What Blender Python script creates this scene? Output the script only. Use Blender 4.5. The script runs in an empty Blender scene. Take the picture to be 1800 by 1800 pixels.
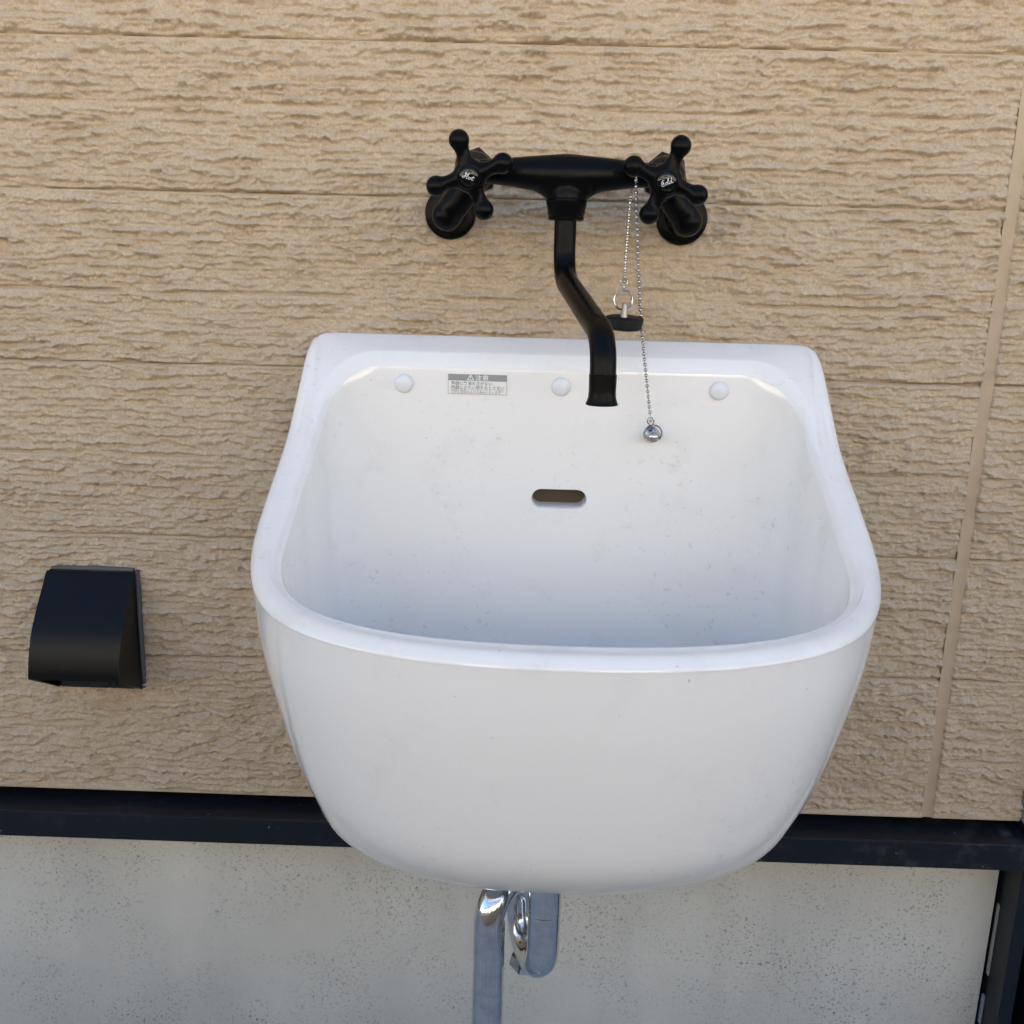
import bpy, bmesh, math, random
import numpy as np
from mathutils import Vector, Matrix

random.seed(4)
R = math.radians
S = bpy.context.scene
COL = S.collection

# ------------------------------------------------------------------ camera
# metres; wall face is the plane y = 0, the viewer stands at negative y, z = 0 is eye height
cd = bpy.data.cameras.new("camera")
cam = bpy.data.objects.new("camera", cd)
COL.objects.link(cam)
cd.sensor_width = 36.0
cd.lens = 34.66
cd.clip_start, cd.clip_end = 0.02, 300
_th, _yaw, _roll = R(13.9214), R(-0.9767), R(1.449)
_f = Vector((math.sin(_yaw) * math.cos(_th), math.cos(_yaw) * math.cos(_th), -math.sin(_th)))
_r = _f.cross(Vector((0, 0, 1))).normalized()
_u = _r.cross(_f)
_r2 = _r * math.cos(_roll) + _u * math.sin(_roll)
_u2 = _u * math.cos(_roll) - _r * math.sin(_roll)
cam.matrix_world = Matrix(((_r2.x, _u2.x, -_f.x, 0.0), (_r2.y, _u2.y, -_f.y, -0.843),
                           (_r2.z, _u2.z, -_f.z, 0.0), (0, 0, 0, 1)))
S.camera = cam

# ------------------------------------------------------------------ light: open shade, sun behind the house
SUN_EL, SUN_AZ = R(50), R(20)          # azimuth clockwise from +Y
w = bpy.data.worlds.new("World")
S.world = w
w.use_nodes = True
wn = w.node_tree
sky = wn.nodes.new("ShaderNodeTexSky")
sky.sky_type = 'NISHITA'
sky.sun_disc = False
sky.sun_elevation = SUN_EL
sky.sun_rotation = SUN_AZ
sky.air_density, sky.dust_density, sky.ozone_density = 1.0, 0.6, 0.5
bg = wn.nodes["Background"]
bg.inputs["Strength"].default_value = 0.078
wn.links.new(sky.outputs[0], bg.inputs["Color"])
sd = bpy.data.lights.new("sun", 'SUN')
sd.energy = 5.0
sd.angle = R(0.53)
sd.color = (1.0, 0.925, 0.81)
sun = bpy.data.objects.new("sun", sd)
COL.objects.link(sun)
_to = Vector((math.sin(SUN_AZ) * math.cos(SUN_EL), math.cos(SUN_AZ) * math.cos(SUN_EL), math.sin(SUN_EL)))
sun.rotation_euler = _to.to_track_quat('Z', 'Y').to_euler()
sun.location = (0, 4, 8)
S.view_settings.view_transform = 'Standard'
S.view_settings.look = 'None'
S.view_settings.gamma = 1.0
S.view_settings.use_curve_mapping = False
S.view_settings.exposure = 2.6
S.render.engine = 'CYCLES'
S.cycles.use_denoising = True
S.cycles.max_bounces = 10
S.cycles.diffuse_bounces = 6
S.cycles.glossy_bounces = 6

# ------------------------------------------------------------------ materials
def mat(name, col, rough=0.5, metal=0.0, spec=0.5, coat=0.0):
    m = bpy.data.materials.new(name)
    m.use_nodes = True
    b = m.node_tree.nodes["Principled BSDF"]
    b.inputs["Base Color"].default_value = (*col, 1)
    b.inputs["Roughness"].default_value = rough
    b.inputs["Metallic"].default_value = metal
    b.inputs["Specular IOR Level"].default_value = spec
    b.inputs["Coat Weight"].default_value = coat
    return m

class NT:
    """small helper to wire nodes"""
    def __init__(s, m):
        s.t = m.node_tree
        s.b = s.t.nodes["Principled BSDF"]
        s.co = s.n("ShaderNodeTexCoord").outputs["Object"]
    def n(s, typ, **k):
        nd = s.t.nodes.new(typ)
        for a, v in k.items():
            setattr(nd, a, v)
        return nd
    def link(s, a, b):
        s.t.links.new(a, b)
    def noise(s, scale, detail=4, rough=0.55, vec=None, stretch=None, dist=0.0):
        v = vec or s.co
        if stretch:
            mp = s.n("ShaderNodeMapping")
            mp.inputs["Scale"].default_value = stretch
            s.link(v, mp.inputs["Vector"])
            v = mp.outputs[0]
        nd = s.n("ShaderNodeTexNoise")
        nd.inputs["Scale"].default_value = scale
        nd.inputs["Detail"].default_value = detail
        nd.inputs["Roughness"].default_value = rough
        nd.inputs["Distortion"].default_value = dist
        s.link(v, nd.inputs["Vector"])
        return nd.outputs["Fac"]
    def ramp(s, fac, stops):
        r = s.n("ShaderNodeValToRGB")
        e = r.color_ramp.elements
        while len(e) < len(stops):
            e.new(0.5)
        for el, (p, c) in zip(e, stops):
            el.position = p
            el.color = (*c, 1) if len(c) == 3 else c
        s.link(fac, r.inputs["Fac"])
        return r.outputs["Color"]
    def mix(s, fac, a, b, mode='MIX'):
        mx = s.n("ShaderNodeMix", data_type='RGBA', blend_type=mode)
        for sock, v in ((mx.inputs[0], fac), (mx.inputs[6], a), (mx.inputs[7], b)):
            if hasattr(v, "node"):
                s.link(v, sock)
            else:
                sock.default_value = v if isinstance(v, (int, float)) else (*v, 1)
        return mx.outputs[2]
    def bump(s, h, strength, dist, prev=None):
        bp = s.n("ShaderNodeBump")
        bp.inputs["Strength"].default_value = strength
        bp.inputs["Distance"].default_value = dist
        s.link(h, bp.inputs["Height"])
        if prev:
            s.link(prev, bp.inputs["Normal"])
        return bp.outputs[0]
    def out(s, color=None, normal=None, rough=None):
        if color: s.link(color, s.b.inputs["Base Color"])
        if normal: s.link(normal, s.b.inputs["Normal"])
        if rough: s.link(rough, s.b.inputs["Roughness"])

G = lambda v: (v, v, v)

def siding_material(name, coarse=False):
    m = mat(name, (0.47, 0.375, 0.265), 0.85, spec=0.25)
    t = NT(m)
    big = t.noise(5, 3)
    c = t.mix(t.ramp(big, [(0.35, G(0)), (0.7, G(1))]), (0.51, 0.406, 0.270), (0.478, 0.384, 0.277))
    mid = t.noise(45, 4, stretch=(0.6, 1, 1.4))
    c = t.mix(0.35, c, t.ramp(mid, [(0.25, (0.36, 0.28, 0.19)), (0.75, (0.56, 0.46, 0.335))]))
    fine = t.noise(520, 3, 0.7)
    c = t.mix(0.48, c, t.ramp(fine, [(0.3, (0.30, 0.235, 0.165)), (0.7, (0.62, 0.51, 0.38))]))
    n = t.bump(t.noise(330, 4, 0.7), 0.9, 0.0016)
    if coarse:
        n = t.bump(t.noise(30, 5, 0.6, stretch=(0.35, 1, 2.6), dist=0.6), 0.9, 0.006, n)
    t.out(c, n)
    return m

M_SID = siding_material("siding_sandy_beige")
M_SIDC = siding_material("siding_sandy_beige_far", True)

M_SEAL = mat("joint_sealant_beige", (0.40, 0.315, 0.23), 0.6, spec=0.3)
t = NT(M_SEAL); t.out(t.mix(0.4, (0.42, 0.325, 0.222), t.ramp(t.noise(60, 3), [(0.3, (0.36, 0.272, 0.18)), (0.7, (0.46, 0.362, 0.255))])))

M_CONC = mat("foundation_mortar", (0.36, 0.36, 0.34), 0.92, spec=0.2)
t = NT(M_CONC)
c = t.mix(t.ramp(t.noise(4, 4, 0.6), [(0.35, G(0)), (0.68, G(1))]), (0.60, 0.585, 0.515), (0.51, 0.49, 0.42))
c = t.mix(t.ramp(t.noise(12, 3, stretch=(1, 1, 0.3)), [(0.45, G(0)), (0.8, G(0.6))]), c, (0.41, 0.40, 0.355))
spk = t.noise(330, 4, 0.65, dist=0.8)
msk = t.mix(1.0, t.ramp(spk, [(0.54, G(0)), (0.66, G(1))]), t.ramp(t.noise(11, 5, 0.7), [(0.40, G(0.06)), (0.64, G(1))]), 'MULTIPLY')
c = t.mix(msk, c, (0.16, 0.155, 0.13))
c = t.mix(t.ramp(t.noise(420, 2), [(0.66, G(0)), (0.72, G(0.5))]), c, (0.58, 0.58, 0.56))
n = t.bump(t.noise(240, 4, 0.65), 0.5, 0.001)
n = t.bump(t.noise(28, 4), 0.5, 0.004, n)
str_ = t.ramp(t.noise(16, 4, 0.6, stretch=(1, 1, .12)), [(0.55, G(0)), (0.80, G(0.16))])
c = t.mix(str_, c, (0.30, 0.29, 0.25))
t.out(c, n)

M_BLKMETAL = mat("flashing_navy_black", (0.006, 0.008, 0.012), 0.38, spec=0.3)
t = NT(M_BLKMETAL)
dust = t.mix(1.0, t.ramp(t.noise(60, 5, 0.65), [(0.52, G(0)), (0.75, G(1))]), t.ramp(t.noise(9, 2), [(0.4, G(0)), (0.7, G(1))]), 'MULTIPLY')
c = t.mix(t.mix(1.0, dust, G(0.35), 'MULTIPLY'), (0.006, 0.008, 0.012), (0.16, 0.155, 0.15))
spots = t.ramp(t.noise(170, 2), [(0.735, G(0)), (0.76, G(0.6))])
c = t.mix(spots, c, (0.34, 0.32, 0.27))
t.out(c, None, t.ramp(dust, [(0, G(0.34)), (1, G(0.7))]))

M_DOOR = mat("door_frame_black_aluminium", (0.006, 0.008, 0.011), 0.35, spec=0.3)
M_CER = mat("white_glazed_ceramic", (0.78, 0.768, 0.735), 0.04, spec=0.65)
t = NT(M_CER)
fle = t.ramp(t.noise(180, 2, 0.5, stretch=(1.0, 1, 1.2), dist=0.4), [(0.64, G(0)), (0.70, G(1))])
patch = t.ramp(t.noise(11, 3, 0.6), [(0.42, G(0)), (0.62, G(1))])
marks = t.mix(1.0, fle, patch, 'MULTIPLY')
sx = t.n("ShaderNodeSeparateXYZ"); t.link(t.co, sx.inputs[0])
mr = t.n("ShaderNodeMapRange"); t.link(sx.outputs["Y"], mr.inputs["Value"])
mr.inputs["From Min"].default_value = -0.33; mr.inputs["From Max"].default_value = -0.27
mr.inputs["To Min"].default_value = 0.12; mr.inputs["To Max"].default_value = 1.0
marks = t.mix(1.0, marks, mr.outputs[0], 'MULTIPLY')      # the outer front has been wiped clean
c = t.mix(t.mix(1.0, marks, G(0.30), 'MULTIPLY'), (0.78, 0.768, 0.735), (0.34, 0.34, 0.35))
sm = t.ramp(t.noise(22, 5, 0.7), [(0.54, G(0)), (0.80, G(0.30))])
c = t.mix(sm, c, (0.55, 0.53, 0.52))
specks = t.ramp(t.noise(300, 2), [(0.765, G(0)), (0.785, G(0.6))])
c = t.mix(specks, c, (0.25, 0.24, 0.22))
t.out(c, None, t.ramp(marks, [(0, G(0.035)), (1, G(0.3))]))

M_FAUCET = mat("matte_black_faucet", (0.0018, 0.0018, 0.002), 0.32, spec=0.10)
t = NT(M_FAUCET)
sp = t.ramp(t.noise(420, 2), [(0.74, G(0)), (0.77, G(0.35))])
t.out(t.mix(sp, (0.0018, 0.0018, 0.002), (0.035, 0.033, 0.03)), None, t.ramp(t.noise(35, 3), [(0.3, G(0.27)), (0.7, G(0.34))]))
M_GLOSSBLK = mat("glossy_black_button", (0.002, 0.002, 0.002), 0.03, spec=0.45)
M_NUT = mat("bronzed_black_nut", (0.02, 0.017, 0.014), 0.2, 0.5, spec=0.3)
M_WHITE = mat("white_print", (0.78, 0.78, 0.78), 0.5)
M_STEEL = mat("polished_steel", (0.46, 0.445, 0.42), 0.13, 1.0)
M_CHROME = mat("chrome_with_water_spots", (0.52, 0.55, 0.60), 0.08, 1.0)
t = NT(M_CHROME)
f1 = t.ramp(t.noise(70, 5, 0.65, stretch=(1, 1, 0.6)), [(0.40, G(0.03)), (0.68, G(0.26))])
t.out(t.mix(t.ramp(t.noise(75, 5, 0.7), [(0.42, G(0)), (0.66, G(0.6))]), (0.72, 0.725, 0.73), (0.45, 0.47, 0.50)), t.bump(t.noise(60, 4, 0.6), 0.05, 0.0012), f1)
M_RUBBER = mat("black_rubber", (0.008, 0.009, 0.009), 0.55, spec=0.2)
M_BLKPLAST = mat("black_plastic_cover", (0.0025, 0.0028, 0.0035), 0.34, spec=0.18)
M_GREYPLAST = mat("dark_grey_plastic", (0.014, 0.016, 0.017), 0.5, spec=0.25)
M_GASKET = mat("grey_sealant", (0.085, 0.085, 0.085), 0.7)
M_CAP = mat("white_plastic_cap", (0.66, 0.67, 0.69), 0.22, spec=0.5)
M_LABEL = mat("label_film", (0.72, 0.72, 0.70), 0.3)
M_LABELGREY = mat("label_grey_print", (0.245, 0.26, 0.262), 0.4)
M_HOLE = mat("overflow_brown", (0.075, 0.058, 0.035), 0.8)
M_GROUND = mat("pale_gravel", (0.42, 0.40, 0.36), 0.95, spec=0.2)
t = NT(M_GROUND); t.out(t.ramp(t.noise(9, 6, 0.7), [(0.3, (0.40, 0.395, 0.38)), (0.7, (0.54, 0.53, 0.51))]), t.bump(t.noise(40, 4), 0.6, 0.02))
M_NEIGH = mat("neighbour_render", (0.60, 0.545, 0.46), 0.9, spec=0.2)
t = NT(M_NEIGH); t.out(t.ramp(t.noise(3, 4), [(0.3, (0.70, 0.66, 0.59)), (0.7, (0.77, 0.73, 0.66))]), t.bump(t.noise(80, 3), 0.4, 0.005))
M_GLASS = mat("dark_window_glass", (0.02, 0.025, 0.03), 0.05, spec=0.8)
M_ROOF = mat("slate_roof", (0.07, 0.07, 0.075), 0.7)

# ------------------------------------------------------------------ object helpers
def link(o, parent=None, label=None, cat=None, group=None, kind=None):
    COL.objects.link(o)
    if parent: o.parent = parent
    for k, v in (("label", label), ("category", cat), ("group", group), ("kind", kind)):
        if v: o[k] = v
    return o

def thing(name, label, cat, loc=(0, 0, 0), group=None, kind=None):
    o = bpy.data.objects.new(name, None)
    o.location = loc
    o.empty_display_size = 0.02
    return link(o, None, label, cat, group, kind)

def rel(o, parent):
    """parent o (built in world coordinates) keeping it where it stands"""
    o.parent = parent
    p = parent
    loc = Vector((0, 0, 0))
    while p:
        loc += p.location
        p = p.parent
    o.matrix_parent_inverse = Matrix.Translation(-loc)
    return o

def smooth(me, angle=None):
    me.polygons.foreach_set("use_smooth", [True] * len(me.polygons))
    if angle:
        me.set_sharp_from_angle(angle=angle)

def part(name, bm, m, parent=None, label=None, sm=True, angle=R(38), cat=None, kind=None, group=None):
    me = bpy.data.meshes.new(name)
    bmesh.ops.recalc_face_normals(bm, faces=bm.faces)
    bm.to_mesh(me); bm.free()
    me.materials.append(m)
    if sm: smooth(me, angle)
    o = bpy.data.objects.new(name, me)
    link(o, None, label, cat, group, kind)
    if parent: rel(o, parent)
    return o

def box(bm, x0, x1, y0, y1, z0, z1, bev=0.0):
    vs = bmesh.ops.create_cube(bm, size=1.0)["verts"]
    for v in vs:
        v.co = Vector((x0 + (v.co.x + .5) * (x1 - x0), y0 + (v.co.y + .5) * (y1 - y0), z0 + (v.co.z + .5) * (z1 - z0)))
    if bev:
        es = list({e for v in vs for e in v.link_edges})
        bmesh.ops.bevel(bm, geom=es, offset=bev, segments=2, affect='EDGES', profile=0.5)

def frame_of(axis):
    a = Vector(axis).normalized()
    h = Vector((0, 0, 1)) if abs(a.z) < 0.9 else Vector((1, 0, 0))
    x = h.cross(a).normalized()
    return x, a.cross(x), a

def rings(bm, rs, cap0=True, cap1=True):
    loops = [[bm.verts.new(p) for p in r] for r in rs]
    for a, b in zip(loops, loops[1:]):
        n = len(a)
        for i in range(n):
            bm.faces.new((a[i], a[(i + 1) % n], b[(i + 1) % n], b[i]))
    if cap0: bm.faces.new(loops[0][::-1])
    if cap1: bm.faces.new(loops[-1])
    return loops

def lathe(bm, base, axis, prof, seg=32):
    """prof: (distance along axis, radius)"""
    x, y, a = frame_of(axis)
    b = Vector(base)
    rs = []
    for h, r in prof:
        r = max(r, 1e-5)
        rs.append([b + a * h + (x * math.cos(2 * math.pi * i / seg) + y * math.sin(2 * math.pi * i / seg)) * r for i in range(seg)])
    rings(bm, rs)

def catmull(pts, n=8):
    P = [np.array(p, float) for p in pts]
    P = [2 * P[0] - P[1]] + P + [2 * P[-1] - P[-2]]
    out = []
    for i in range(1, len(P) - 2):
        a, b, c, d = P[i - 1:i + 3]
        for k in range(n):
            s = k / n
            out.append(0.5 * ((2 * b) + (c - a) * s + (2 * a - 5 * b + 4 * c - d) * s * s + (3 * b - a - 3 * c + d) * s ** 3))
    out.append(P[-2])
    return out

def fillet_path(pts, rad, n=8):
    """polyline with rounded corners"""
    P = [Vector(p) for p in pts]
    out = [P[0]]
    for i in range(1, len(P) - 1):
        a, b, c = P[i - 1], P[i], P[i + 1]
        r = rad[i - 1] if isinstance(rad, (list, tuple)) else rad
        d1, d2 = (a - b).normalized(), (c - b).normalized()
        ang = d1.angle(d2)
        tl = min(r / math.tan(ang / 2), (a - b).length * .49, (c - b).length * .49)
        p0, p1 = b + d1 * tl, b + d2 * tl
        for k in range(n + 1):
            s = k / n
            out.append(p0 * (1 - s) ** 2 + b * 2 * s * (1 - s) + p1 * s * s)
    out.append(P[-1])
    return out

def tube(bm, pts, rad, seg=20, closed=False):
    P = [Vector(p) for p in pts]
    n = len(P)
    rr = rad if isinstance(rad, (list, tuple)) else [rad] * n
    T = []
    for i in range(n):
        if closed:
            T.append((P[(i + 1) % n] - P[i - 1]).normalized())
        else:
            T.append((P[min(i + 1, n - 1)] - P[max(i - 1, 0)]).normalized())
    x, y, _ = frame_of(T[0])
    rs = []
    for i in range(n):
        x = (x - T[i] * x.dot(T[i])).normalized()
        y = T[i].cross(x)
        rs.append([P[i] + (x * math.cos(2 * math.pi * k / seg) + y * math.sin(2 * math.pi * k / seg)) * rr[i] for k in range(seg)])
    if closed:
        rs.append(rs[0])
        rings(bm, rs, False, False)
        bmesh.ops.remove_doubles(bm, verts=bm.verts, dist=1e-6)
    else:
        rings(bm, rs)

def ball(bm, c, r, u=16, v=10):
    ret = bmesh.ops.create_uvsphere(bm, u_segments=u, v_segments=v, radius=r)
    for q in ret["verts"]: q.co += Vector(c)

def evaluated(bm, mods):
    """run modifiers on a bmesh and hand back the result as a new mesh"""
    me = bpy.data.meshes.new("tmp")
    bmesh.ops.recalc_face_normals(bm, faces=bm.faces)
    bm.to_mesh(me); bm.free()
    o = bpy.data.objects.new("tmp", me)
    COL.objects.link(o)
    for typ, props in mods:
        md = o.modifiers.new(typ, typ)
        for k, v in props.items(): setattr(md, k, v)
    dg = bpy.context.evaluated_depsgraph_get()
    res = bpy.data.meshes.new_from_object(o.evaluated_get(dg), depsgraph=dg)
    bpy.data.objects.remove(o)
    bpy.data.meshes.remove(me)
    return res

def mesh_part(name, me, m, parent, label=None, angle=None):
    me.name = name
    me.materials.clear(); me.materials.append(m)
    smooth(me, angle)
    o = bpy.data.objects.new(name, me)
    link(o, None, label)
    rel(o, parent)
    return o

def blend(bm, voxel=0.0011, it=8):
    return evaluated(bm, [("REMESH", dict(mode='VOXEL', voxel_size=voxel, use_smooth_shade=True)),
                          ("SMOOTH", dict(factor=0.5, iterations=it))])

# ------------------------------------------------------------------ ground
GZ = -0.98
bm = bmesh.new()
vs = [bm.verts.new(p) for p in ((-80, -80, GZ), (80, -80, GZ), (80, 40, GZ), (-80, 40, GZ))]
bm.faces.new(vs)
part("ground", bm, M_GROUND, sm=False, kind="structure")

# ------------------------------------------------------------------ house wall with rock-face siding
RNG = np.random.RandomState(11)
TAB = RNG.rand(16, 512, 512).astype(np.float32)
def vn(x, z, sx, sz, k):
    """value noise 0..1, cell size sx by sz"""
    a, b = x / sx + 100.3, z / sz + 200.7
    i, j = np.floor(a).astype(int), np.floor(b).astype(int)
    fx, fz = a - i, b - j
    fx = fx * fx * fx * (fx * (fx * 6 - 15) + 10); fz = fz * fz * fz * (fz * (fz * 6 - 15) + 10)
    T = TAB[k % 16]
    i0, i1, j0, j1 = i % 512, (i + 1) % 512, j % 512, (j + 1) % 512
    return (T[i0, j0] * (1 - fx) + T[i1, j0] * fx) * (1 - fz) + (T[i0, j1] * (1 - fx) + T[i1, j1] * fx) * fz

def layers(x, z, lam, seed, wob):
    """stacked thin ledges: each juts out towards its lower edge, then steps back"""
    ph = z / lam + wob * (.85 * vn(x, z, .085, .045, seed) + .48 * vn(x, z, .026, .022, seed + 1)
                          + .34 * vn(x, z, .009, .012, seed + 2) + .26 * vn(x, z, .0040, .006, seed + 3)
                          + .16 * vn(x, z, .0021, .004, seed + 1))
    idl = np.floor(ph)
    fr = ph - idl
    amp = vn(x, idl, .021, 0.37, seed + 4) * .7 + vn(x, idl, .007, 0.37, seed + 2) * .3
    amp = np.clip((amp - .30) * 2.4, 0, 1)
    up = np.clip(fr / .24, 0, 1)                       # overhanging lower edge
    return amp * up * (1 - fr) ** 0.8

FULL = [(-0.4945), -0.3558, -0.2409, -0.0870, 0.0545, 0.1720, 0.3255]
PARTIAL = [(0.122, -.60, -.288), (0.122, -.245, -.153), (0.122, -.093, -.004), (0.122, .041, .218), (0.122, .263, .342),
           (-0.0268, -.58, -.347), (-0.0268, -.304, -.143), (-0.0268, -.081, -.028), (-0.0268, .168, .307),
           (-0.168, -.54, -.39), (-0.168, -.35, -.269), (-0.168, .275, .381), (-0.168, .39, .422),
           (-0.285, -.345, -.286), (-0.4355, .39, .47), (-0.425, -.52, -.40), (-0.300, .28, .34)]

def relief(x, z):
    h = 1.1 * layers(x, z, .0090, 0, 1.0) + .80 * layers(x, z + .003, .0056, 5, 1.05) + .5 * layers(x, z, .0035, 9, .9)
    h *= .6 + .7 * vn(x, z, .045, .03, 3)
    h += .34 * (vn(x, z, .014, .007, 7) - .5) + .46 * (vn(x, z, .0062, .0038, 8) - .5) + .34 * (vn(x, z, .0031, .0024, 2) - .5)
    h += .7 * (vn(x, z, .09, .05, 12) - .5)
    h = h * .0054 - .0030
    rough = (vn(x, z, .011, .9, 13) - .5) * .0016 + (vn(x, z, .0035, .9, 6) - .5) * .0008
    for zg, a, b in PARTIAL:
        inside = np.clip((x - a) / .010, 0, 1) * np.clip((b - x) / .010, 0, 1)
        d = z - zg
        # crisp straight lower edge, ragged upper edge
        g = np.clip(1 - np.abs(d - .0008) / np.maximum(.0013 + np.maximum(rough, -.0002) * (d > 0), .0006), 0, 1)
        flat = np.clip(1.6 - np.abs(d + .0022) / .0026, 0, 1)
        h = h * (1 - .85 * flat * inside) - .0042 * np.sqrt(g) * inside
    return h

house = thing("house_wall", "tan rock-face siding wall behind the white sink", "wall", (0, 0.006, GZ))

def grid_mesh(xs, zs):
    X, Z = np.meshgrid(xs, zs)
    nx, nz = len(xs), len(zs)
    zb, zt = zs[0], zs[-1]
    h = relief(X, Z)
    rough = np.maximum((vn(X, Z, .012, 9., 13) - .45) * .0036 + (vn(X, Z, .0036, 9., 6) - .5) * .0012, 0)
    db, dt = Z - zb, zt - Z
    if zb < -.49:                       # factory-cut straight lower edge
        rough = rough * 0
        h = h * np.clip((db - .001) / .007, 0, 1)
    # straight shadow gap under each course, then a smooth strip along its top edge
    flat = np.clip(1 - dt / .0042, 0, 1)
    h = h * (1 - .85 * np.minimum(flat * 1.6, 1))
    e = np.clip(1 - np.maximum(db - rough, 0) / .0013, 0, 1) * (0.0 if zb < -.49 else 1.0)
    h = h * (1 - e) - .0050 * e
    e2 = np.clip(1 - dt / .0005, 0, 1)
    h = h * (1 - e2) - .0045 * e2
    # ragged ends beside the joint
    for xe in (xs[0], xs[-1]):
        de = np.abs(X - xe)
        rg = np.maximum((vn(X * 0, Z, 1, .006, 4) - .45) * .0014, 0)
        ee = np.clip(1 - np.maximum(de - rg, 0) / .0009, 0, 1)
        h = h * (1 - ee) - .0050 * ee
    co = np.empty((nz * nx, 3), np.float32)
    co[:, 0] = X.ravel(); co[:, 1] = -h.ravel(); co[:, 2] = Z.ravel()
    i = np.arange(nx - 1); j = np.arange(nz - 1)
    I, J = np.meshgrid(i, j)
    a = (J * nx + I).ravel()
    f = np.stack([a, a + 1, a + 1 + nx, a + nx], 1).astype(np.int32)
    me = bpy.data.meshes.new("siding_board")
    me.vertices.add(len(co)); me.vertices.foreach_set("co", co.ravel())
    me.loops.add(f.size); me.loops.foreach_set("vertex_index", f.ravel())
    me.polygons.add(len(f))
    me.polygons.foreach_set("loop_start", np.arange(0, f.size, 4, dtype=np.int32))
    me.polygons.foreach_set("loop_total", np.full(len(f), 4, np.int32))
    me.update(calc_edges=True)
    me.polygons.foreach_set("use_smooth", np.ones(len(f), bool))
    me.materials.append(M_SID)
    return me

STEP = 0.00100
JX0, JX1, XL, XR = 0.3805, 0.3890, -0.56, 0.4723
for z0, z1 in zip(FULL, FULL[1:]):
    zs = np.arange(z0, z1, STEP); zs = np.append(zs[:-1], z1)
    for x0, x1 in ((XL, JX0), (JX1, XR)):
        n = max(2, int(round((x1 - x0) / STEP)))
        o = bpy.data.objects.new("siding_board", grid_mesh(np.linspace(x0, x1, n), zs))
        link(o); rel(o, house)

bm = bmesh.new()                                          # the soft joint between the two boards
N = 60
for k in range(N):
    pass
zs = np.linspace(-0.4945, 0.3255, 160)
loops = []
for z in zs:
    wv = 0.0003 * math.sin(z * 90) + 0.00025 * math.sin(z * 41 + 1)
    row = []
    for q in range(7):
        s = q / 6
        x = JX0 - .0012 + (JX1 - JX0 + .0024) * s
        y = 0.0012 + .0009 * math.sin(math.pi * s) + wv
        row.append(bm.verts.new((x, y, z)))
    loops.append(row)
for a, b in zip(loops, loops[1:]):
    for q in range(6):
        bm.faces.new((a[q], a[q + 1], b[q + 1], b[q]))
part("joint_sealant", bm, M_SEAL, house, angle=None)

# rest of the wall, out of the picture
rows = []
z = 0.3255
steps = [.1415, .1535, .1175]
k = 0
rows_low = list(zip(FULL, FULL[1:]))
while z < 4.9:
    nz_ = z + steps[k % 3] * .97; rows.append((z, nz_)); z = nz_; k += 1
for z0, z1 in rows:
    bm = bmesh.new(); box(bm, -25.0, XR if z < 1.1 else 25.0, 0.0, 0.0055, z0 + .0008, z1 - .0008)
    part("siding_board", bm, M_SIDC, house, sm=False)
for z0, z1 in rows_low:
    bm = bmesh.new(); box(bm, -25.0, XL - .001, 0.0, 0.0055, z0 + .0008, z1 - .0008)
    part("siding_board", bm, M_SIDC, house, sm=False)
bm = bmesh.new()
box(bm, -25.0, XR, 0.006, 0.25, -0.4945, 5.1)
box(bm, XR + .001, 25.0, 0.06, 0.25, GZ + .0005, 5.1)
box(bm, 1.30, 25.0, 0.006, 0.06 - .001, GZ + .0005, 5.1)
part("wall_core", bm, M_SIDC, house, sm=False)
bm = bmesh.new(); box(bm, -25.3, 25.3, -0.30, 0.3, 5.11, 5.25)
part("eave", bm, M_ROOF, house, sm=False)

# ------------------------------------------------------------------ foundation
bm = bmesh.new()
bmesh.ops.create_grid(bm, x_segments=2, y_segments=2, size=0.5)
bm.free(); bm = bmesh.new()
box(bm, -25.0, XR, 0.0215, 0.24, GZ + .0005, -0.5100, 0.0012)
part("concrete_foundation", bm, M_CONC, None, "grey mortar-faced concrete base below the black flashing strip", cat="foundation", angle=R(30))

# ------------------------------------------------------------------ base flashing
fl = thing("base_flashing", "black metal drip flashing between tan siding and grey foundation", "flashing", (0, -.02, -.51))
def extrude_x(bm, prof, x0, x1, seg=1):
    a = [bm.verts.new((x0, y, z)) for y, z in prof]
    b = [bm.verts.new((x1, y, z)) for y, z in prof]
    n = len(prof)
    for i in range(n):
        bm.faces.new((a[i], a[(i + 1) % n], b[(i + 1) % n], b[i]))
    bm.faces.new(a[::-1]); bm.faces.new(b)
FX1 = 0.4995
bm = bmesh.new()
extrude_x(bm, [(.019, -.5030), (.000, -.5036), (-.0120, -.5046), (-.0236, -.5050), (-.0236, -.5058), (.019, -.5054)], -25.0, FX1)
part("flashing_ledge", bm, M_BLKMETAL, fl, sm=False)
bm = bmesh.new()
extrude_x(bm, [(-.0238, -.5047), (-.0246, -.5044), (-.0254, -.5049), (-.0257, -.5060), (-.0257, -.5305), (-.0252, -.5311), (.0200, -.5316), (.0200, -.5302), (-.0242, -.5296), (-.0242, -.5060)], -25.0, FX1)
part("flashing_face", bm, M_BLKMETAL, fl, sm=False)

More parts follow.
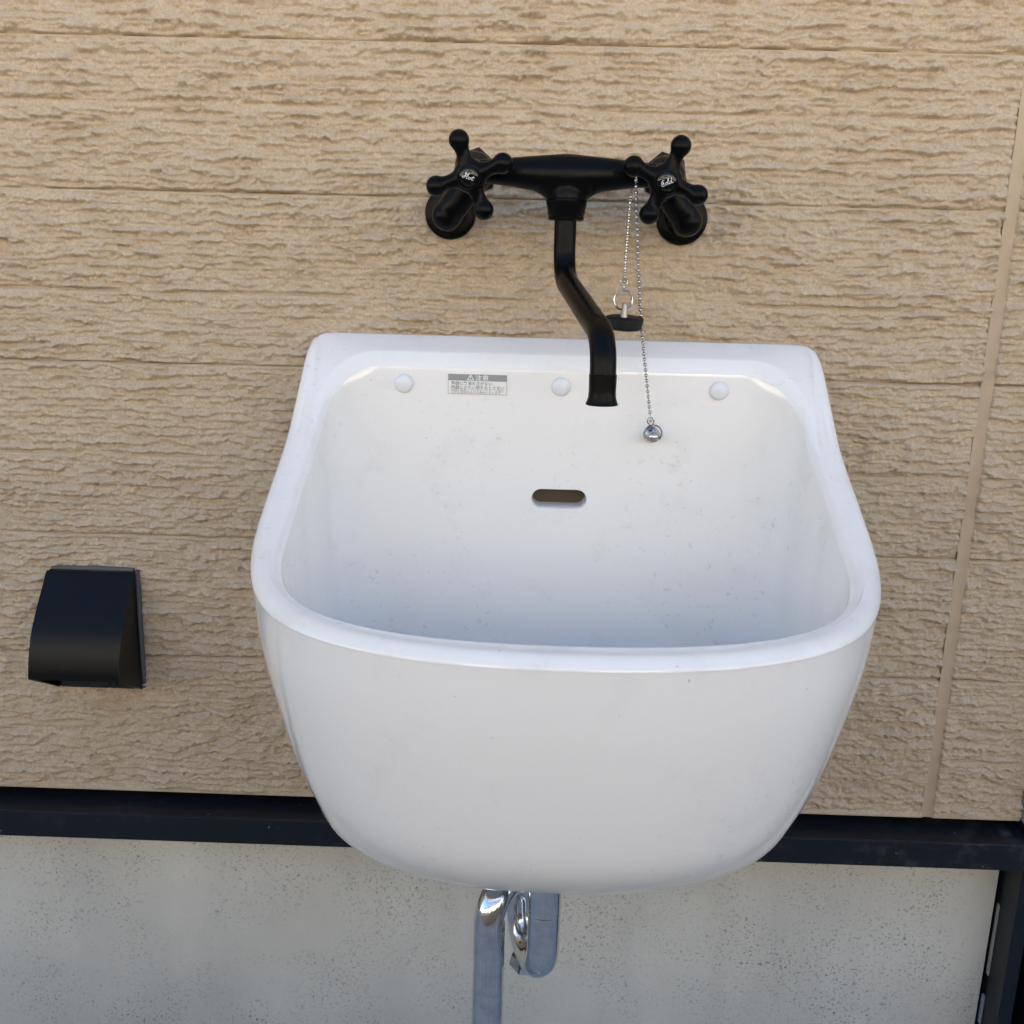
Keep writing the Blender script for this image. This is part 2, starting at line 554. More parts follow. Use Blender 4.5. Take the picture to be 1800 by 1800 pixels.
# ------------------------------------------------------------------ door frame at the right edge
df = thing("door_frame", "dark aluminium door jamb at the right end of the wall", "door frame", (.50, .0, GZ))
bm = bmesh.new(); box(bm, .4757, .4885, -.012, .06, GZ, 1.10, .0008); box(bm, .4757, .53, -.0100, .06, 1.1005, 1.13, .0008)
part("jamb", bm, M_DOOR, df, sm=False)
bm = bmesh.new(); box(bm, .4890, .5020, .010, .06, GZ, 1.09)
part("jamb_groove", bm, M_DOOR, df, sm=False)
bm = bmesh.new(); box(bm, .5025, .5300, -.012, .06, GZ, 1.10, .0008)
part("door_stile", bm, M_DOOR, df, sm=False)
bm = bmesh.new(); box(bm, .5305, 1.29, .004, .055, GZ, 1.12)
part("door_leaf", bm, M_DOOR, df, sm=False)
bm = bmesh.new(); box(bm, .4725, .4755, -.0060, .04, -.494, 1.10, .0006)
part("edge_sealant", bm, mat("edge_sealant_grey", (0.36, 0.33, 0.33), .7), df, sm=False)
bm = bmesh.new(); box(bm, .4744, .4756, .0160, .0212, -.678, -.597, .0005)
part("filler_strip", bm, mat("filler_beige", (0.26, 0.24, 0.215), .7), df, sm=False)
bm = bmesh.new(); box(bm, .4738, .4756, .0160, .0212, -.735, -.702, .0005)
part("filler_strip", bm, mat("filler_grey", (0.20, 0.22, 0.24), .5), df, sm=False)

# ------------------------------------------------------------------ the sink
CX, TILT = 0.0250, .0073
sink = thing("utility_sink", "white glazed ceramic utility sink bolted to the siding wall", "sink", (CX, -.003, -.21))

_zr = np.array([(0, -.0555), (.02, -.0590), (.035, -.0690), (.06, -.0940), (.09, -.1230), (.12, -.1425), (.15, -.1595), (.18, -.1750),
                (.21, -.1885), (.24, -.1985), (.27, -.2045), (.30, -.2070), (.36, -.2080)])
_zd = np.linspace(0, .36, 400)
_zz = np.interp(_zd, _zr[:, 0], _zr[:, 1])
for _ in range(60):
    _zz[1:-1] = (_zz[:-2] + 2 * _zz[1:-1] + _zz[2:]) / 4
def zr(d):
    return float(np.interp(d, _zd, _zz))

NB, NA, NS, NF = 20, 10, 14, 40           # half back, corner arc, straight side, half front
def plan(w_, yb, yf, rb, yc, n, flare=0.0):
    """half outline from back centre to front centre on the +x side, d = distance from wall"""
    pts = []
    rb = min(rb, w_ * .95)
    for i in range(NB):
        pts.append(((w_ - rb) * i / NB, yb))
    for i in range(NA):
        a = math.pi / 2 * i / NA
        pts.append((w_ - rb + rb * math.sin(a), yb + rb - rb * math.cos(a)))
    yc = max(yc, yb + rb + .002)
    for i in range(NS):
        pts.append((w_, yb + rb + (yc - yb - rb) * i / NS))
    th = np.linspace(0, math.pi / 2, 400)
    fx = w_ * np.abs(np.cos(th)) ** (2 / n); fy = yc + (yf - yc) * np.abs(np.sin(th)) ** (2 / n)
    L = np.concatenate([[0], np.cumsum(np.hypot(np.diff(fx), np.diff(fy)))])
    for s in np.linspace(0, L[-1], NF + 1):
        pts.append((float(np.interp(s, L, fx)), float(np.interp(s, L, fy))))
    return [(x * (1 - flare * min(max(1 - d / .14, 0), 1)), d) for x, d in pts]

def full(half):
    return [(-x, d) for x, d in half[:0:-1]] + half[:-1]   # front centre, round the -x side, back, +x side

levels = []   # list of rings of (x, d, z)
# outer shell, bottom up
OUT = [(.0301, .155, .1248), (.0700, .100, .1821), (.1120, .060, .2222), (.1483, .032, .2474), (.1739, .014, .2776), (.1818, .006, .3091),
       (.1943, .004, .3216), (.2099, .003, .3335), (.2145, .003, .3372)]
OZ = [-.4415, -.4405, -.4332, -.4148, -.3966, -.3631, -.3249, -.2600, -.2180]
ZF, ZB = -.2180, -.4415
for (w_, yb, yf), z in zip(OUT, OZ):
    yc = min(.165, (yb + yf) / 2)
    pl = full(plan(w_, yb, yf, .014 if z > -.35 else .03, yc, 2.35, .025))
    ring = []
    for x, d in pl:
        top = zr(d) - .0095
        s = (z - ZB) / (ZF - ZB)
        ring.append((x, d, ZB + (top - ZB) * s + TILT * x * (1 - s)))
    levels.append(ring)
RF = .0095
for q in (15, 32, 50, 70, 90):
    a = R(q)
    off = RF * (1 - math.cos(a))
    pl = full(plan(.2152 - off, .003 + off * .6, .3378 - off, .014, .165, 2.35, .025))
    levels.append([(x, d, zr(d) - .0095 + RF * math.sin(a)) for x, d in pl])
RI = .0078
W_I, YB_I, YF_I, RB_I = .1905, .0400, .3125, .040
for q in (90, 66, 42, 20, 0):
    a = R(q)
    off = RI * (1 - math.cos(a))
    pl = full(plan(W_I + off, YB_I - off, YF_I + off, RB_I, .19, 2.35, .04))
    levels.append([(x, d, zr(d) - .0078 + RI * math.sin(a)) for x, d in pl])
INN = [(.1880, .0410, .3115, .040), (.1855, .0425, .307, .040), (.1800, .0460, .299, .041), (.1690, .054, .283, .043),
       (.1480, .073, .258, .048), (.1150, .104, .228, .05), (.06, .14, .19, .04), (.025, .155, .175, .015)]
IZ = [-.245, -.290, -.330, -.360, -.380, -.389, -.393, -.3945]
ZFI, ZBI = -.2175, -.3945
for (w_, yb, yf, rb), z in zip(INN, IZ):
    pl = full(plan(w_, yb, yf, rb, min(.19, (yb + yf) / 2), 2.35, .04))
    ring = []
    for x, d in pl:
        top = zr(d) - .0078
        s = (z - ZBI) / (ZFI - ZBI)
        ring.append((x, d, ZBI + (top - ZBI) * s))
    levels.append(ring)
L_ = np.array(levels)
dl = np.linalg.norm(np.diff(L_, axis=0), axis=2).mean(axis=1) ** .5
tt = np.concatenate([[0], np.cumsum(dl)])
dense = [L_[0]]
for k in range(len(L_) - 1):
    p0, p1 = L_[k], L_[k + 1]
    h_ = tt[k + 1] - tt[k]
    m0 = (L_[k + 1] - L_[k - 1]) / (tt[k + 1] - tt[k - 1]) if k > 0 else (p1 - p0) / h_
    m1 = (L_[k + 2] - L_[k]) / (tt[k + 2] - tt[k]) if k < len(L_) - 2 else (p1 - p0) / h_
    for q in (.25, .5, .75, 1.0):
        dense.append((2 * q ** 3 - 3 * q * q + 1) * p0 + (q ** 3 - 2 * q * q + q) * h_ * m0 + (-2 * q ** 3 + 3 * q * q) * p1 + (q ** 3 - q * q) * h_ * m1)
levels = dense
bm = bmesh.new()
lp = [[bm.verts.new((CX + x, -d, z)) for x, d, z in r] for r in levels]
for a, b in zip(lp, lp[1:]):
    n = len(a)
    for i in range(n):
        bm.faces.new((a[i], a[(i + 1) % n], b[(i + 1) % n], b[i]))
for r, rev in ((lp[0], True), (lp[-1], False)):
    c0 = sum((v.co for v in r), Vector()) / len(r)
    cv = bm.verts.new(c0)
    n = len(r)
    for i in range(n):
        bm.faces.new((r[i], r[(i + 1) % n], cv) if not rev else (r[(i + 1) % n], r[i], cv))

# overflow slot cutter: a capsule with a flared mouth
def capsule_ring(cx, cz, y, hw, hh, seg=12):
    r = []
    for s, sg in ((1, 1), (-1, -1)):
        for i in range(seg + 1):
            a = -math.pi / 2 + math.pi * i / seg
            r.append(Vector((cx + s * (hw - hh) + s * hh * math.cos(a), y, cz + s * hh * math.sin(a))))
    return r
OX, OZc = 0.0252, -0.1862
ob = bmesh.new()
# inner back wall distance at this height is about 0.041
prof = [(-.060, 2.6), (-.0445, 2.4), (-.0425, 1.3), (-.0410, .6), (-.0390, .18), (-.0365, 0), (-.018, 0)]
rings(ob, [capsule_ring(OX, OZc, y, .0222 + g * .001, .0072 + g * .001) for y, g in prof])
bmesh.ops.recalc_face_normals(ob, faces=ob.faces)
cme = bpy.data.meshes.new("cut"); ob.to_mesh(cme); ob.free()
cut = bpy.data.objects.new("cut", cme); COL.objects.link(cut)
me = evaluated(bm, [("BOOLEAN", dict(operation='DIFFERENCE', object=cut, solver='EXACT'))])
bpy.data.objects.remove(cut); bpy.data.meshes.remove(cme)
mesh_part("basin", me, M_CER, sink, angle=R(50))
bm = bmesh.new()
rings(bm, [capsule_ring(OX, OZc, y, .0226, .0076) for y in (-.0188, -.0225)])
part("overflow_channel", bm, M_HOLE, sink, angle=R(40))

def bolt_cap(x, z):
    bm = bmesh.new()
    lathe(bm, (x, -.0385, z), (0, -1, 0), [(0, .0076), (.0020, .0078), (.0032, .0075), (.0041, .0064), (.0047, .0044), (.0050, .0018), (.0050, 0)], 28)
    return part("bolt_cap", bm, M_CAP, sink)
for x, z in ((-.1042, -.0937), (.0238, -.0930), (.1516, -.0927)):
    bolt_cap(x, z)

# chain stud screwed to the back of the bowl
bm = bmesh.new()
lathe(bm, (.0990, -.0395, -.1300), (0, -1, 0), [(0, .0068), (.0022, .0068), (.0042, .0052), (.0058, .0036), (.0095, .0034), (.0105, .0038), (.0122, .0044), (.0142, .0046), (.0160, .0040), (.0172, .0026), (.0176, 0)], 28)
part("chain_stud", bm, M_STEEL, sink)

# caution label
LX0, LX1, LZ1, LZ0 = -.0683, -.0203, -.0847, -.1010
LY = -.0413
lab = None
bm = bmesh.new(); box(bm, LX0, LX1, LY, LY + .0030, LZ0, LZ1)
lab = part("caution_label", bm, M_LABEL, sink, sm=False)
HZ = LZ1 - .0054
bm = bmesh.new(); box(bm, LX0 + .0001, LX1 - .0001, LY - .00006, LY - .00002, HZ, LZ1 - .0001)
hd = part("label_header", bm, M_LABELGREY, sink, sm=False)
bm = bmesh.new()
for (a, b, c_, d) in ((LX0, LX1, LZ0, LZ0 + .0003), (LX0, LX0 + .0003, LZ0 + .0003, HZ - .0001), (LX1 - .0003, LX1, LZ0 + .0003, HZ - .0001)):
    box(bm, a, b, LY - .00006, LY - .00002, c_, d)
bd = part("label_border", bm, M_LABELGREY, sink, sm=False)
def text_mesh(txt, size, x, z, y, m, name, width=None, bold=0.0):
    cu = bpy.data.curves.new(name, 'FONT')
    cu.body = txt; cu.size = 1.0; cu.offset = bold; cu.resolution_u = 2
    o = bpy.data.objects.new(name, cu); COL.objects.link(o)
    dg = bpy.context.evaluated_depsgraph_get()
    me = bpy.data.meshes.new_from_object(o.evaluated_get(dg), depsgraph=dg)
    bpy.data.objects.remove(o)
    n = len(me.vertices)
    co = np.empty(n * 3, np.float32); me.vertices.foreach_get("co", co); co = co.reshape(-1, 3)
    sx = size
    if width and n: sx = width / (co[:, 0].max() - co[:, 0].min())
    out = np.zeros_like(co)
    if n:
        out[:, 0] = x + (co[:, 0] - co[:, 0].min()) * sx; out[:, 2] = z + co[:, 1] * size; out[:, 1] = y
    me.vertices.foreach_set("co", out.ravel()); me.update()
    me.materials.append(m); me.name = name
    o = bpy.data.objects.new(name, me); link(o)
    return o
TY = LY - .00010
texts = [text_mesh("注意", .0046, -.0460, HZ + .0009, TY, M_WHITE, "label_lettering", .0105, .008)]
texts.append(text_mesh("陶器に熱湯を注がない", .0033, -.0655, HZ - .0033, TY, M_LABELGREY, "label_lettering", .0330, .02))
texts.append(text_mesh("陶器にかたい物をおとさない", .0033, -.0655, HZ - .0066, TY, M_LABELGREY, "label_lettering", .0430, .02))
texts.append(text_mesh("陶器が破損してけがをしたり、水漏れ", .0025, -.0655, HZ - .0088, TY, M_LABELGREY, "label_lettering", .0430))
texts.append(text_mesh("のため家財をぬらす原因になります。", .0024, -.0655, HZ - .0107, TY, M_LABELGREY, "label_lettering", .0410))
bm = bmesh.new()                                           # warning triangle
def seg2(bm, p, q, wd, y):
    p, q = Vector((p[0], y, p[1])), Vector((q[0], y, q[1]))
    d = (q - p).normalized(); nrm = Vector((-d.z, 0, d.x)) * wd / 2
    bm.faces.new([bm.verts.new(v) for v in (p - nrm, q - nrm, q + nrm, p + nrm)])
tx, tz = -.0500, HZ + .0008
seg2(bm, (tx - .0026, tz), (tx + .0026, tz), .0005, TY)
seg2(bm, (tx - .0026, tz), (tx, tz + .0043), .0005, TY - .00002)
seg2(bm, (tx + .0026, tz), (tx, tz + .0043), .0005, TY - .00004)
seg2(bm, (tx, tz + .0014), (tx, tz + .0030), .0005, TY)
seg2(bm, (tx, tz + .0006), (tx, tz + .0010), .0005, TY)
me = bpy.data.meshes.new("warning_triangle"); bm.to_mesh(me); bm.free(); me.materials.append(M_WHITE)
tri = link(bpy.data.objects.new("warning_triangle", me))
for o in [hd, bd, tri] + texts:
    o.parent = lab

# ------------------------------------------------------------------ the faucet
fc = thing("wall_faucet", "matte black two-handle wall faucet with curved spout above the sink", "faucet", (.0235, -.02, .04))
BC = .0215
# body: cigar-shaped bar that flows into the spout boss
bm = bmesh.new()
xs_ = np.linspace(-.071, .071, 29)
ctrl_x = [-.071, -.060, -.040, -.025, -.012, 0, .012, .025, .040, .060, .071]
ctrl_r = [.0086, .0088, .0093, .0108, .0138, .0160, .0138, .0108, .0093, .0088, .0086]
ctrl_z = [.0682, .0683, .0680, .0672, .0660, .0652, .0660, .0672, .0680, .0683, .0682]
tx_ = np.array([[-.071, .0086], [-.055, .0091], [-.040, .0106], [-.022, .0128], [0, .0152], [.022, .0128], [.040, .0106], [.055, .0091], [.071, .0086]])
tz_ = np.array([[-.071, .0681], [-.04, .0680], [0, .0668], [.04, .0680], [.071, .0681]])
rr = np.interp(xs_, tx_[:, 0], tx_[:, 1]); zz_ = np.interp(xs_, tz_[:, 0], tz_[:, 1])
tube(bm, [(BC + x, -.080, z) for x, z in zip(xs_, zz_)], [float(r) for r in rr], 28)
lathe(bm, (BC, -.0803, .0475), (0, 0, 1), [(0, .0138), (.002, .0139), (.005, .0137), (.009, .0130), (.014, .0110), (.018, .006)], 32)
for s in (-1, 1):                                          # fillet wedges left and right of the boss
    tube(bm, [(BC + s * .010, -.0805, .0565), (BC + s * .019, -.0803, .0612), (BC + s * .031, -.080, .0655)], [.0085, .0078, .0072], 20)
mesh_part("faucet_body", blend(bm, .0011, 30), M_FAUCET, fc)

bm = bmesh.new()
lathe(bm, (BC, -.0805, .0497), (0, 0, -1), [(0, .0138), (.0004, .0150), (.0016, .0152), (.0018, .0146), (.0020, .0151), (.0115, .0134), (.0120, .0130), (.0122, .0134), (.0146, .0130), (.0150, .0122), (.0150, .006)], 40)
part("spout_collar", bm, M_FAUCET, fc)

bm = bmesh.new()
sp_ = fillet_path([(BC - .0002, -.0806, .040), (BC - .0002, -.0806, -.0060), (.0430, -.232, -.0400), (.0434, -.236, -.0780)], [.045, .050], 12)
tube(bm, sp_, [.0082] * len(sp_), 28)
part("spout", bm, M_FAUCET, fc)
bm = bmesh.new()
lathe(bm, (.0433, -.2353, -.0620), (0.0, 0, -1), [(0, .0081), (.0003, .0086), (.0100, .0084), (.0142, .0086), (.0172, .0096), (.0184, .0101), (.0188, .0098), (.0180, .0090), (.0130, .0085)], 36)
part("spout_outlet", bm, M_FAUCET, fc)

HUBS = [((-.0487, -.115, .0610), (-.0479, -.070, .0690), (107.6, 21.5, -66, 197), -.0709, "Hot"),
        ((.0901, -.115, .0608), (.0909, -.070, .0690), (70, 158, 246.5, -21), .1179, "Cold")]

SCRIPT = {
 "Hot": [[(-.80, -.18), (-.88, -.02), (-.70, .00), (-.46, .22), (-.34, .50), (-.42, .62), (-.52, .48), (-.30, .40), (-.12, .56)],
         [(-.34, .50), (-.46, .10), (-.62, -.22), (-.80, -.18)],
         [(-.02, .66), (-.14, .30), (-.26, -.10), (-.22, -.26), (-.10, -.16)],
         [(-.52, .12), (-.20, .18), (.02, .22)],
         [(.22, .06), (.06, .02), (.02, -.16), (.14, -.26), (.28, -.12), (.22, .06), (.40, .02)],
         [(.66, .42), (.54, .08), (.46, -.16), (.54, -.26), (.72, -.14)],
         [(.40, .14), (.82, .20)]],
 "Cold": [[(-.30, .42), (-.42, .58), (-.60, .40), (-.80, .0), (-.74, -.32), (-.52, -.36), (-.36, -.22)],
          [(-.60, .40), (-.44, .12), (-.58, -.12), (-.66, .02), (-.46, .10)],
          [(-.10, .06), (-.26, .0), (-.28, -.22), (-.16, -.34), (-.02, -.18), (-.10, .06), (.06, .04)],
          [(.06, -.05), (.24, .34), (.28, .56), (.18, .48), (.10, -.10), (.14, -.32), (.28, -.22)],
          [(.58, .04), (.40, .06), (.30, -.16), (.42, -.32), (.56, -.10), (.58, .04)],
          [(.78, .62), (.62, .10), (.58, -.22), (.66, -.32), (.82, -.18)]]}

for hub, end, angs, ex, word in HUBS:
    hub, end = Vector(hub), Vector(end)
    # wall flange
    bm = bmesh.new()
    lathe(bm, (ex, .004, .0418), (0, -1, 0), [(0, .0208), (.0085, .0208), (.0100, .0203), (.0108, .0190), (.0112, .0130), (.0112, .006)], 48)
    part("wall_flange", bm, M_FAUCET, fc)
    # cranked supply leg
    sgn = 1 if ex < BC else -1
    bm = bmesh.new()
    pth = fillet_path([(ex, -.004, .0385), (ex, -.036, .0385), (ex + sgn * .0225, -.040, .0680), (ex + sgn * .0225, -.062, .0680)], [.012, .012], 8)
    tube(bm, pth, .0115, 24)
    ball(bm, (ex, -.0345, .0385), .0120, 24, 14)
    mesh_part("supply_leg", blend(bm, .0011, 8), M_FAUCET, fc)
    # hexagonal union nut behind the valve
    bm = bmesh.new()
    nx = ex + sgn * .0232
    for (y0, y1, r) in ((-.0535, -.0665, .0178),):
        rs = []
        for y, rr_ in ((y0, r * .93), (y0 - .0012, r), (y1 + .0012, r), (y1, r * .93)):
            rs.append([Vector((nx + rr_ * math.cos(math.pi / 3 * k + .35 * sgn), y, .0690 + rr_ * math.sin(math.pi / 3 * k + .35 * sgn))) for k in range(6)])
        rings(bm, rs)
    part("union_nut", bm, M_NUT, fc, sm=False)
    bm = bmesh.new()
    lathe(bm, (nx, -.0660, .0688), (0, -1, 0), [(0, .0150), (.004, .0148), (.008, .0130), (.010, .0105), (.010, .004)], 32)
    part("nut_sleeve", bm, M_NUT, fc)
    # handle: hub and four ball-ended arms melted together
    ax = (hub - end).normalized()
    rx = Vector((1, 0, 0)); rx = (rx - ax * rx.dot(ax)).normalized()
    ry = ax.cross(rx) * -1
    if ry.z < 0: ry = -ry
    bm = bmesh.new()
    lathe(bm, end, ax, [(0, .0098), (.016, .0098), (.022, .0102), (.028, .0112), (.034, .0122), (.0395, .0118), (.0425, .0100), (.0440, .0088), (.0440, .002)], 32)
    ac = hub - ax * .0085
    for a in angs:
        d = rx * math.cos(R(a)) + ry * math.sin(R(a))
        n = 14
        pts, rad = [], []
        for i in range(n + 1):
            s = .004 + (.0250 - .004) * i / n
            pts.append(ac + d * s + ax * (.0015 * (s / .026)))
            q = i / n
            rad.append(float(np.interp(q, [0, .25, .5, .62, .8, 1], [.0082, .0066, .0052, .0051, .0056, .0066])))
        tube(bm, pts, rad, 20)
        ball(bm, ac + d * .0250 + ax * .0015, .0075, 20, 12)
    hn = mesh_part("faucet_handle", blend(bm, .0010, 9), M_FAUCET, fc)
    def under(o):
        o.parent = hn
        return o
    bm = bmesh.new()
    lathe(bm, hub - ax * .0015, ax, [(0, .0083), (.0022, .0083), (.0028, .0080), (.0029, .0070), (.0018, .0066)], 36)
    under(part("button_ring", bm, M_FAUCET))
    bm = bmesh.new()
    lathe(bm, hub - ax * .001, ax, [(0, .0068), (.0020, .0067), (.0027, .0058), (.0031, .0040), (.0033, .0016), (.0033, 0)], 36)
    under(part("index_button", bm, M_GLOSSBLK))
    # script lettering on the button
    tilt = R(-14 if word == "Hot" else 20)
    bm = bmesh.new()
    for st in SCRIPT[word]:
        pts = []
        for q in catmull([(p[0], p[1], 0) for p in st], 5):
            x0, y0 = q[0] * .0052, q[1] * .0042 - .0002
            xx, yy = x0 * math.cos(tilt) - y0 * math.sin(tilt), x0 * math.sin(tilt) + y0 * math.cos(tilt)
            rr_ = math.hypot(xx, yy)
            hh = float(np.interp(rr_, [0, .0016, .0040, .0058, .0067], [.0033, .0033, .0031, .0027, .0020])) - .001
            pts.append(hub + rx * xx + ry * yy + ax * (hh + .00008))
        tube(bm, pts, .00016, 6)
    under(part("button_lettering", bm, M_WHITE))

# ------------------------------------------------------------------ plug on its chain
pg = thing("drain_plug", "black rubber drain plug on a ball chain draped over the faucet", "plug", (.0697, -.066, -.0374))
def chain(pts, name):
    P = [Vector(p) for p in pts]
    bm = bmesh.new()
    L = 0.0; nxt = 0.0
    for a, b in zip(P, P[1:]):
        l = (b - a).length
        while nxt <= L + l:
            ball(bm, a + (b - a) * ((nxt - L) / l), .00158, 10, 7)
            nxt += .00435
        L += l
    tube(bm, P, .00030, 6)
    return part(name, bm, M_STEEL, pg)
top = [(.0700, -.0662, .0600), (.0700, -.0668, .0690), (.0702, -.0720, .0778), (.0704, -.0800, .0800), (.0706, -.0885, .0778), (.0708, -.0920, .0690), (.0708, -.0925, .0614)]
tp = [tuple(p) for p in catmull(top, 4)]
chain([(.0682, -.066, -.0050), (.0686, -.066, .015), (.0692, -.066, .040)] + tp[:1], "plug_chain")
FT, FB = Vector((.0708, -.0925, .0614)), Vector((.0955, -.0560, -.1135))
front = []
for i in range(13):
    s = i / 12
    p = FT.lerp(FB, s); p.z -= .0; p.y += .006 * math.sin(math.pi * s) * .6; p.x -= .0022 * math.sin(math.pi * s)
    front.append(tuple(p))
chain(tp + front[1:], "stay_chain")
def connector(p, d):
    bm = bmesh.new()
    d = Vector(d).normalized(); p = Vector(p)
    x = Vector((1, 0, 0)); x = (x - d * x.dot(d)).normalized()
    pts = []
    for i in range(24):
        a = 2 * math.pi * i / 24
        r = .0026 if math.cos(a) > -.5 else .0020
        pts.append(p + x * math.sin(a) * r * (1.0 if math.cos(a) > -.3 else .6) + d * (-math.cos(a)) * (.0030 if math.cos(a) > 0 else .0048))
    tube(bm, pts, .0006, 8, closed=True)
    ball(bm, p - d * .0004, .00135, 10, 7)
    return part("chain_coupling", bm, M_STEEL, pg)
connector((.0681, -.066, -.0088), (0, 0, -1))
connector(FB + (FB - FT).normalized() * .0035, FB - FT)
def split_ring(c, r, nrm):
    bm = bmesh.new()
    x, y, a = frame_of(nrm)
    for k, off in enumerate((-.0005, .0005)):
        tube(bm, [Vector(c) + a * off + (x * math.cos(2 * math.pi * i / 40) + y * math.sin(2 * math.pi * i / 40)) * r for i in range(40)], .00062, 8, closed=True)
    return part("split_ring", bm, M_STEEL, pg)
split_ring((.0680, -.066, -.0222), .0073, (.25, -1, .1))
split_ring((.0984, -.0545, -.1270), .0072, (.1, -1, -.25))
PZ = -.0440
bm = bmesh.new()
lathe(bm, (.0697, -.066, PZ), (.03, -.11, 1), [(0, .0125), (.0006, .0136), (.0078, .0148), (.0086, .0146), (.0092, .0138), (.0092, .002)], 40)
part("rubber_stopper", bm, M_RUBBER, pg)
bm = bmesh.new()
lathe(bm, (.0692, -.0675, PZ + .0088), (.03, -.1, 1), [(0, .0030), (.0008, .0026), (.0100, .0024), (.0108, .0018), (.0108, .0004)], 20)
part("stopper_post", bm, mat("dull_zinc", (.36, .34, .29), .38, .9), pg)

# ------------------------------------------------------------------ drain trap
tr = thing("drain_trap", "chrome s-bend drain pipe hanging below the white sink", "pipe", (.0, -.17, GZ))
PR = .0121
A, B, D_ = Vector((.0205, -.203, 0)), Vector((.0035, -.150, 0)), Vector((-.0205, -.186, 0))
bm = bmesh.new()
pth = fillet_path([A + Vector((0, 0, -.4300)), A + Vector((0, 0, -.4600))], 0.01)
tube(bm, pth, .01235, 28)
part("tailpiece", bm, M_CHROME, tr)
bm = bmesh.new()
lathe(bm, A + Vector((0, 0, -.4601)), (0, 0, -1), [(0, .01215), (.0006, .0119), (.0021, .0119), (.0027, .0121), (.0027, .010)], 32)
part("slip_joint", bm, M_CHROME, tr)
bm = bmesh.new()
ub = []
half = (B - A) / 2
ZU = -.4925
for p in (A + Vector((0, 0, -.4628)), A + Vector((0, 0, -.470)), A + Vector((0, 0, -.480))): ub.append(p)
for i in range(17):
    a = math.pi * i / 16
    ub.append(A + half - half * math.cos(a) + Vector((0, 0, ZU - half.length * math.sin(a))))
ub.append(B + Vector((0, 0, -.4872)))
tube(bm, ub, PR, 28)
part("trap_bend", bm, M_CHROME, tr)
bm = bmesh.new()
h2 = (D_ - B) / 2
ob_ = [B + Vector((0, 0, -.4870))]
for i in range(17):
    a = math.pi * i / 16
    ob_.append(B + h2 - h2 * math.cos(a) + Vector((0, 0, -.487 + h2.length * math.sin(a))))
ob_ += [D_ + Vector((0, 0, -.52)), D_ + Vector((0, 0, GZ + .012))]
tube(bm, ob_, PR, 28)
part("downpipe", bm, M_CHROME, tr)
bm = bmesh.new()
lathe(bm, D_ + Vector((0, 0, GZ)), (0, 0, 1), [(0, .032), (.004, .031), (.010, .020), (.012, .0125), (.012, .011)], 32)
part("floor_flange", bm, M_CHROME, tr)
bm = bmesh.new()
mid = A + half + Vector((-.003, .004, 0))
ax_ = Vector((-.22, .10, -1)).normalized()
x_, y_, a_ = frame_of(ax_)
b0 = Vector((mid.x, mid.y, ZU - half.length - .0055))
rs = []
for hgt, r in ((0, .0125), (.0090, .0125), (.0102, .0115)):
    rs.append([b0 + a_ * hgt + (x_ * math.cos(math.pi / 3 * k + .3) + y_ * math.sin(math.pi / 3 * k + .3)) * r for k in range(6)])
rings(bm, rs)
part("cleanout_plug", bm, M_CHROME, tr, sm=False)

# ------------------------------------------------------------------ outlet cover
oc = thing("outlet_cover", "black curved weatherproof outlet cover on the siding left of the sink", "outlet", (-.39, 0, -.33))
OX0, OX1 = -.4310, -.3515
bm = bmesh.new(); box(bm, OX0 + .0012, OX1 - .0008, -.0050, .0045, -.3868, -.2735, .001)
part("back_plate", bm, M_BLKPLAST, oc, sm=False)
hp = [(.0052, -.2742), (.0090, -.2775), (.0150, -.2850), (.0265, -.2985), (.0405, -.3170), (.0485, -.3340), (.0530, -.3490), (.0545, -.3585)]
hp = [(p[0], p[1]) for p in catmull([(a, b, 0) for a, b in hp], 6)]
bm = bmesh.new()
TH = .0022
def off_prof(pr, t_):
    out = []
    for i in range(len(pr)):
        a = np.array(pr[max(i - 1, 0)]); b = np.array(pr[min(i + 1, len(pr) - 1)])
        d = b - a; d /= np.linalg.norm(d)
        out.append((pr[i][0] + d[1] * t_, pr[i][1] - d[0] * t_))
    return out
ip = off_prof(hp, TH)
n = len(hp)
vo = [[bm.verts.new((x, -d, z)) for d, z in hp] for x in (OX0, OX1)]
vi = [[bm.verts.new((x, -d, z)) for d, z in ip] for x in (OX0 + TH, OX1 - TH)]
for i in range(n - 1):
    bm.faces.new((vo[0][i], vo[1][i], vo[1][i + 1], vo[0][i + 1]))
    bm.faces.new((vi[0][i], vi[0][i + 1], vi[1][i + 1], vi[1][i]))
bm.faces.new((vo[0][-1], vo[1][-1], vi[1][-1], vi[0][-1]))
bm.faces.new((vo[0][0], vi[0][0], vi[1][0], vo[1][0]))
# cheeks with a slanting lower edge
for s, (xo, xi) in enumerate(((OX0, OX0 + TH), (OX1, OX1 - TH))):
    lo = bm.verts.new((xo, -.0055, -.3868)); li = bm.verts.new((xi, -.0055, -.3868))
    f1 = list(vo[s]) + [lo]; f2 = list(vi[s]) + [li]
    bm.faces.new(f1 if s else f1[::-1]); bm.faces.new(f2[::-1] if s else f2)
    bm.faces.new((vo[s][-1], lo, li, vi[s][-1]))
    bm.faces.new((lo, vo[s][0], vi[s][0], li))
part("hood", bm, M_BLKPLAST, oc, angle=R(28))
for xa, xb in ((-.4230, -.3975), (-.3968, -.3790), (-.3783, -.3722), (-.3715, -.3560)):
    bm = bmesh.new(); box(bm, xa, xb, -.0135, -.0052, -.3832, -.3560, .0008)
    part("socket_insert", bm, M_GREYPLAST, oc, sm=False)
bm = bmesh.new()
tube(bm, [(OX0 + .003, -.0015, -.2725), (-.39, -.002, -.2721), (OX1 - .002, -.0015, -.2727)], [.0020, .0026, .0021], 10)
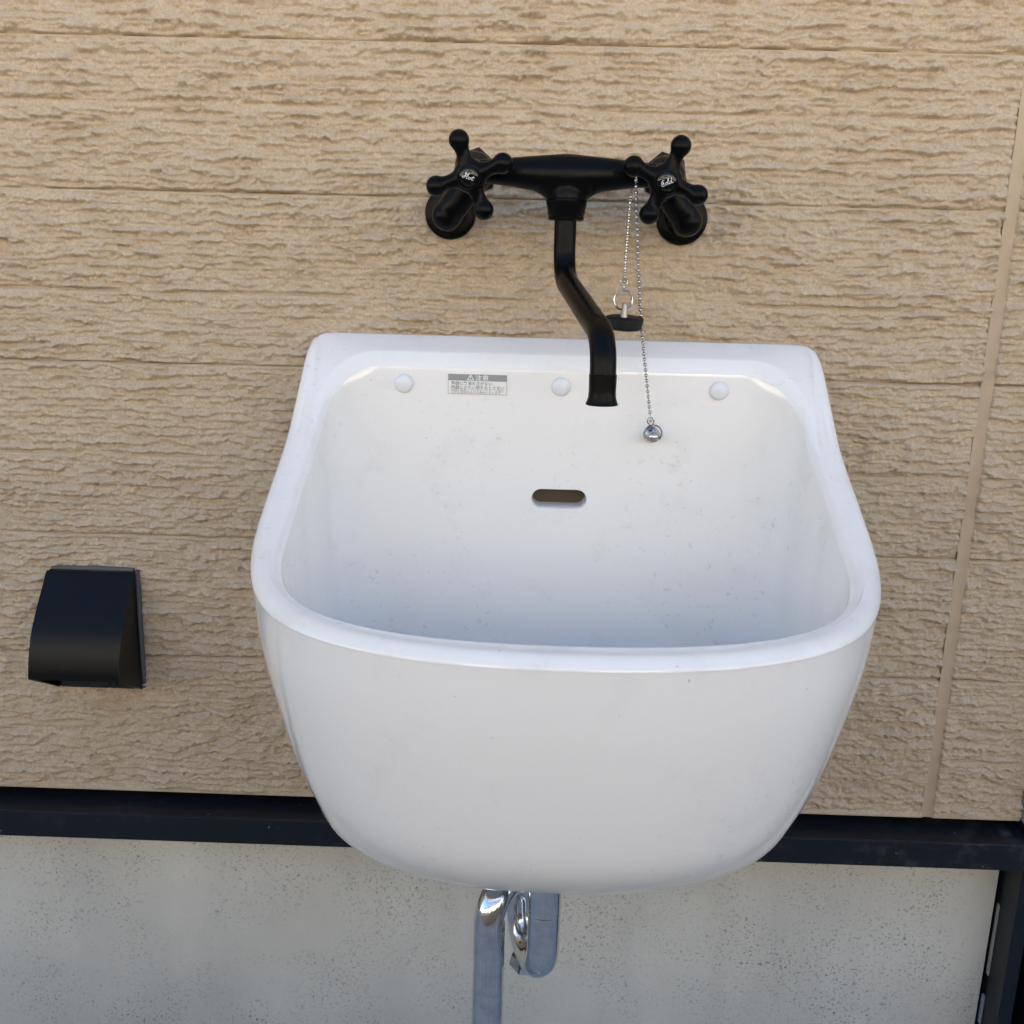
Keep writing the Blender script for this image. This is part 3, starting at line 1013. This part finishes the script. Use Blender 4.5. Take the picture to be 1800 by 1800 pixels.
tube(bm, [(OX1 + .0004, -.0012, -.2730), (OX1 + .0010, -.002, -.30), (OX1 + .0010, -.0032, -.32), (OX1 + .0010, -.0030, -.335), (OX1 + .0008, -.0034, -.35), (OX1 + .0006, -.0030, -.365), (OX1 + .0002, -.0015, -.3862)], [.0020, .0024, .0024, .0024, .0024, .0022, .0020], 10)
part("sealant_bead", bm, M_GASKET, oc)

# ------------------------------------------------------------------ block wall added behind the viewer to shade low light, seen only in reflections
bw = thing("added_shade_wall", "grey concrete block wall added out of view to shade low light", "wall", (0, -1.75, GZ))
M_BLOCK = mat("grey_concrete_block", (0.40, 0.39, 0.37), 0.92, spec=0.2)
block_me = None
for row in range(4):
    for k in range(-18, 18):
        x0 = k * .40 + (.20 if row % 2 else 0)
        if block_me is None:
            bm = bmesh.new(); box(bm, .004, .396, -.075, .075, .004, .196, .004)
            ob_ = part("block", bm, M_BLOCK, None, sm=False); block_me = ob_.data
        else:
            ob_ = link(bpy.data.objects.new("block", block_me))
        ob_.location = (x0, 0, row * .20)
        ob_.parent = bw
bm = bmesh.new(); box(bm, -25, 25, -.068, .068, 0.001, .80)
mo = part("mortar_core", bm, M_BLOCK, None, sm=False); mo.parent = bw
bm = bmesh.new(); box(bm, -25, 25, -.09, .09, 0.801, .86, .006)
mo = part("coping", bm, M_BLOCK, None, sm=False); mo.parent = bw

# ------------------------------------------------------------------ the house across the yard, seen only in reflections
nb = thing("neighbour_house", "pale rendered house standing across the yard facing the sink", "house", (0, -6.0, GZ))
bm = bmesh.new(); box(bm, -25, 25, -9, -6.0, GZ, 2.5)
part("wall", bm, M_NEIGH, nb, sm=False)
for wx in (-6.5, -3.6, -.9, 2.4, 5.8):
    bm = bmesh.new(); box(bm, wx, wx + 1.5, -5.997, -5.96, .1, 1.3)
    fr = part("window", bm, M_DOOR, nb, sm=False)
    bm = bmesh.new(); box(bm, wx + .06, wx + 1.44, -5.959, -5.95, .16, 1.24)
    pn = part("pane", bm, M_GLASS, nb, sm=False)
    pn.parent = fr
bm = bmesh.new()
extrude_x(bm, [(-5.75, 2.51), (-7.5, 3.2), (-9.3, 2.51), (-9.3, 2.64), (-7.5, 3.34), (-5.75, 2.64)], -25.4, 25.4)
part("roof", bm, M_ROOF, nb, sm=False)
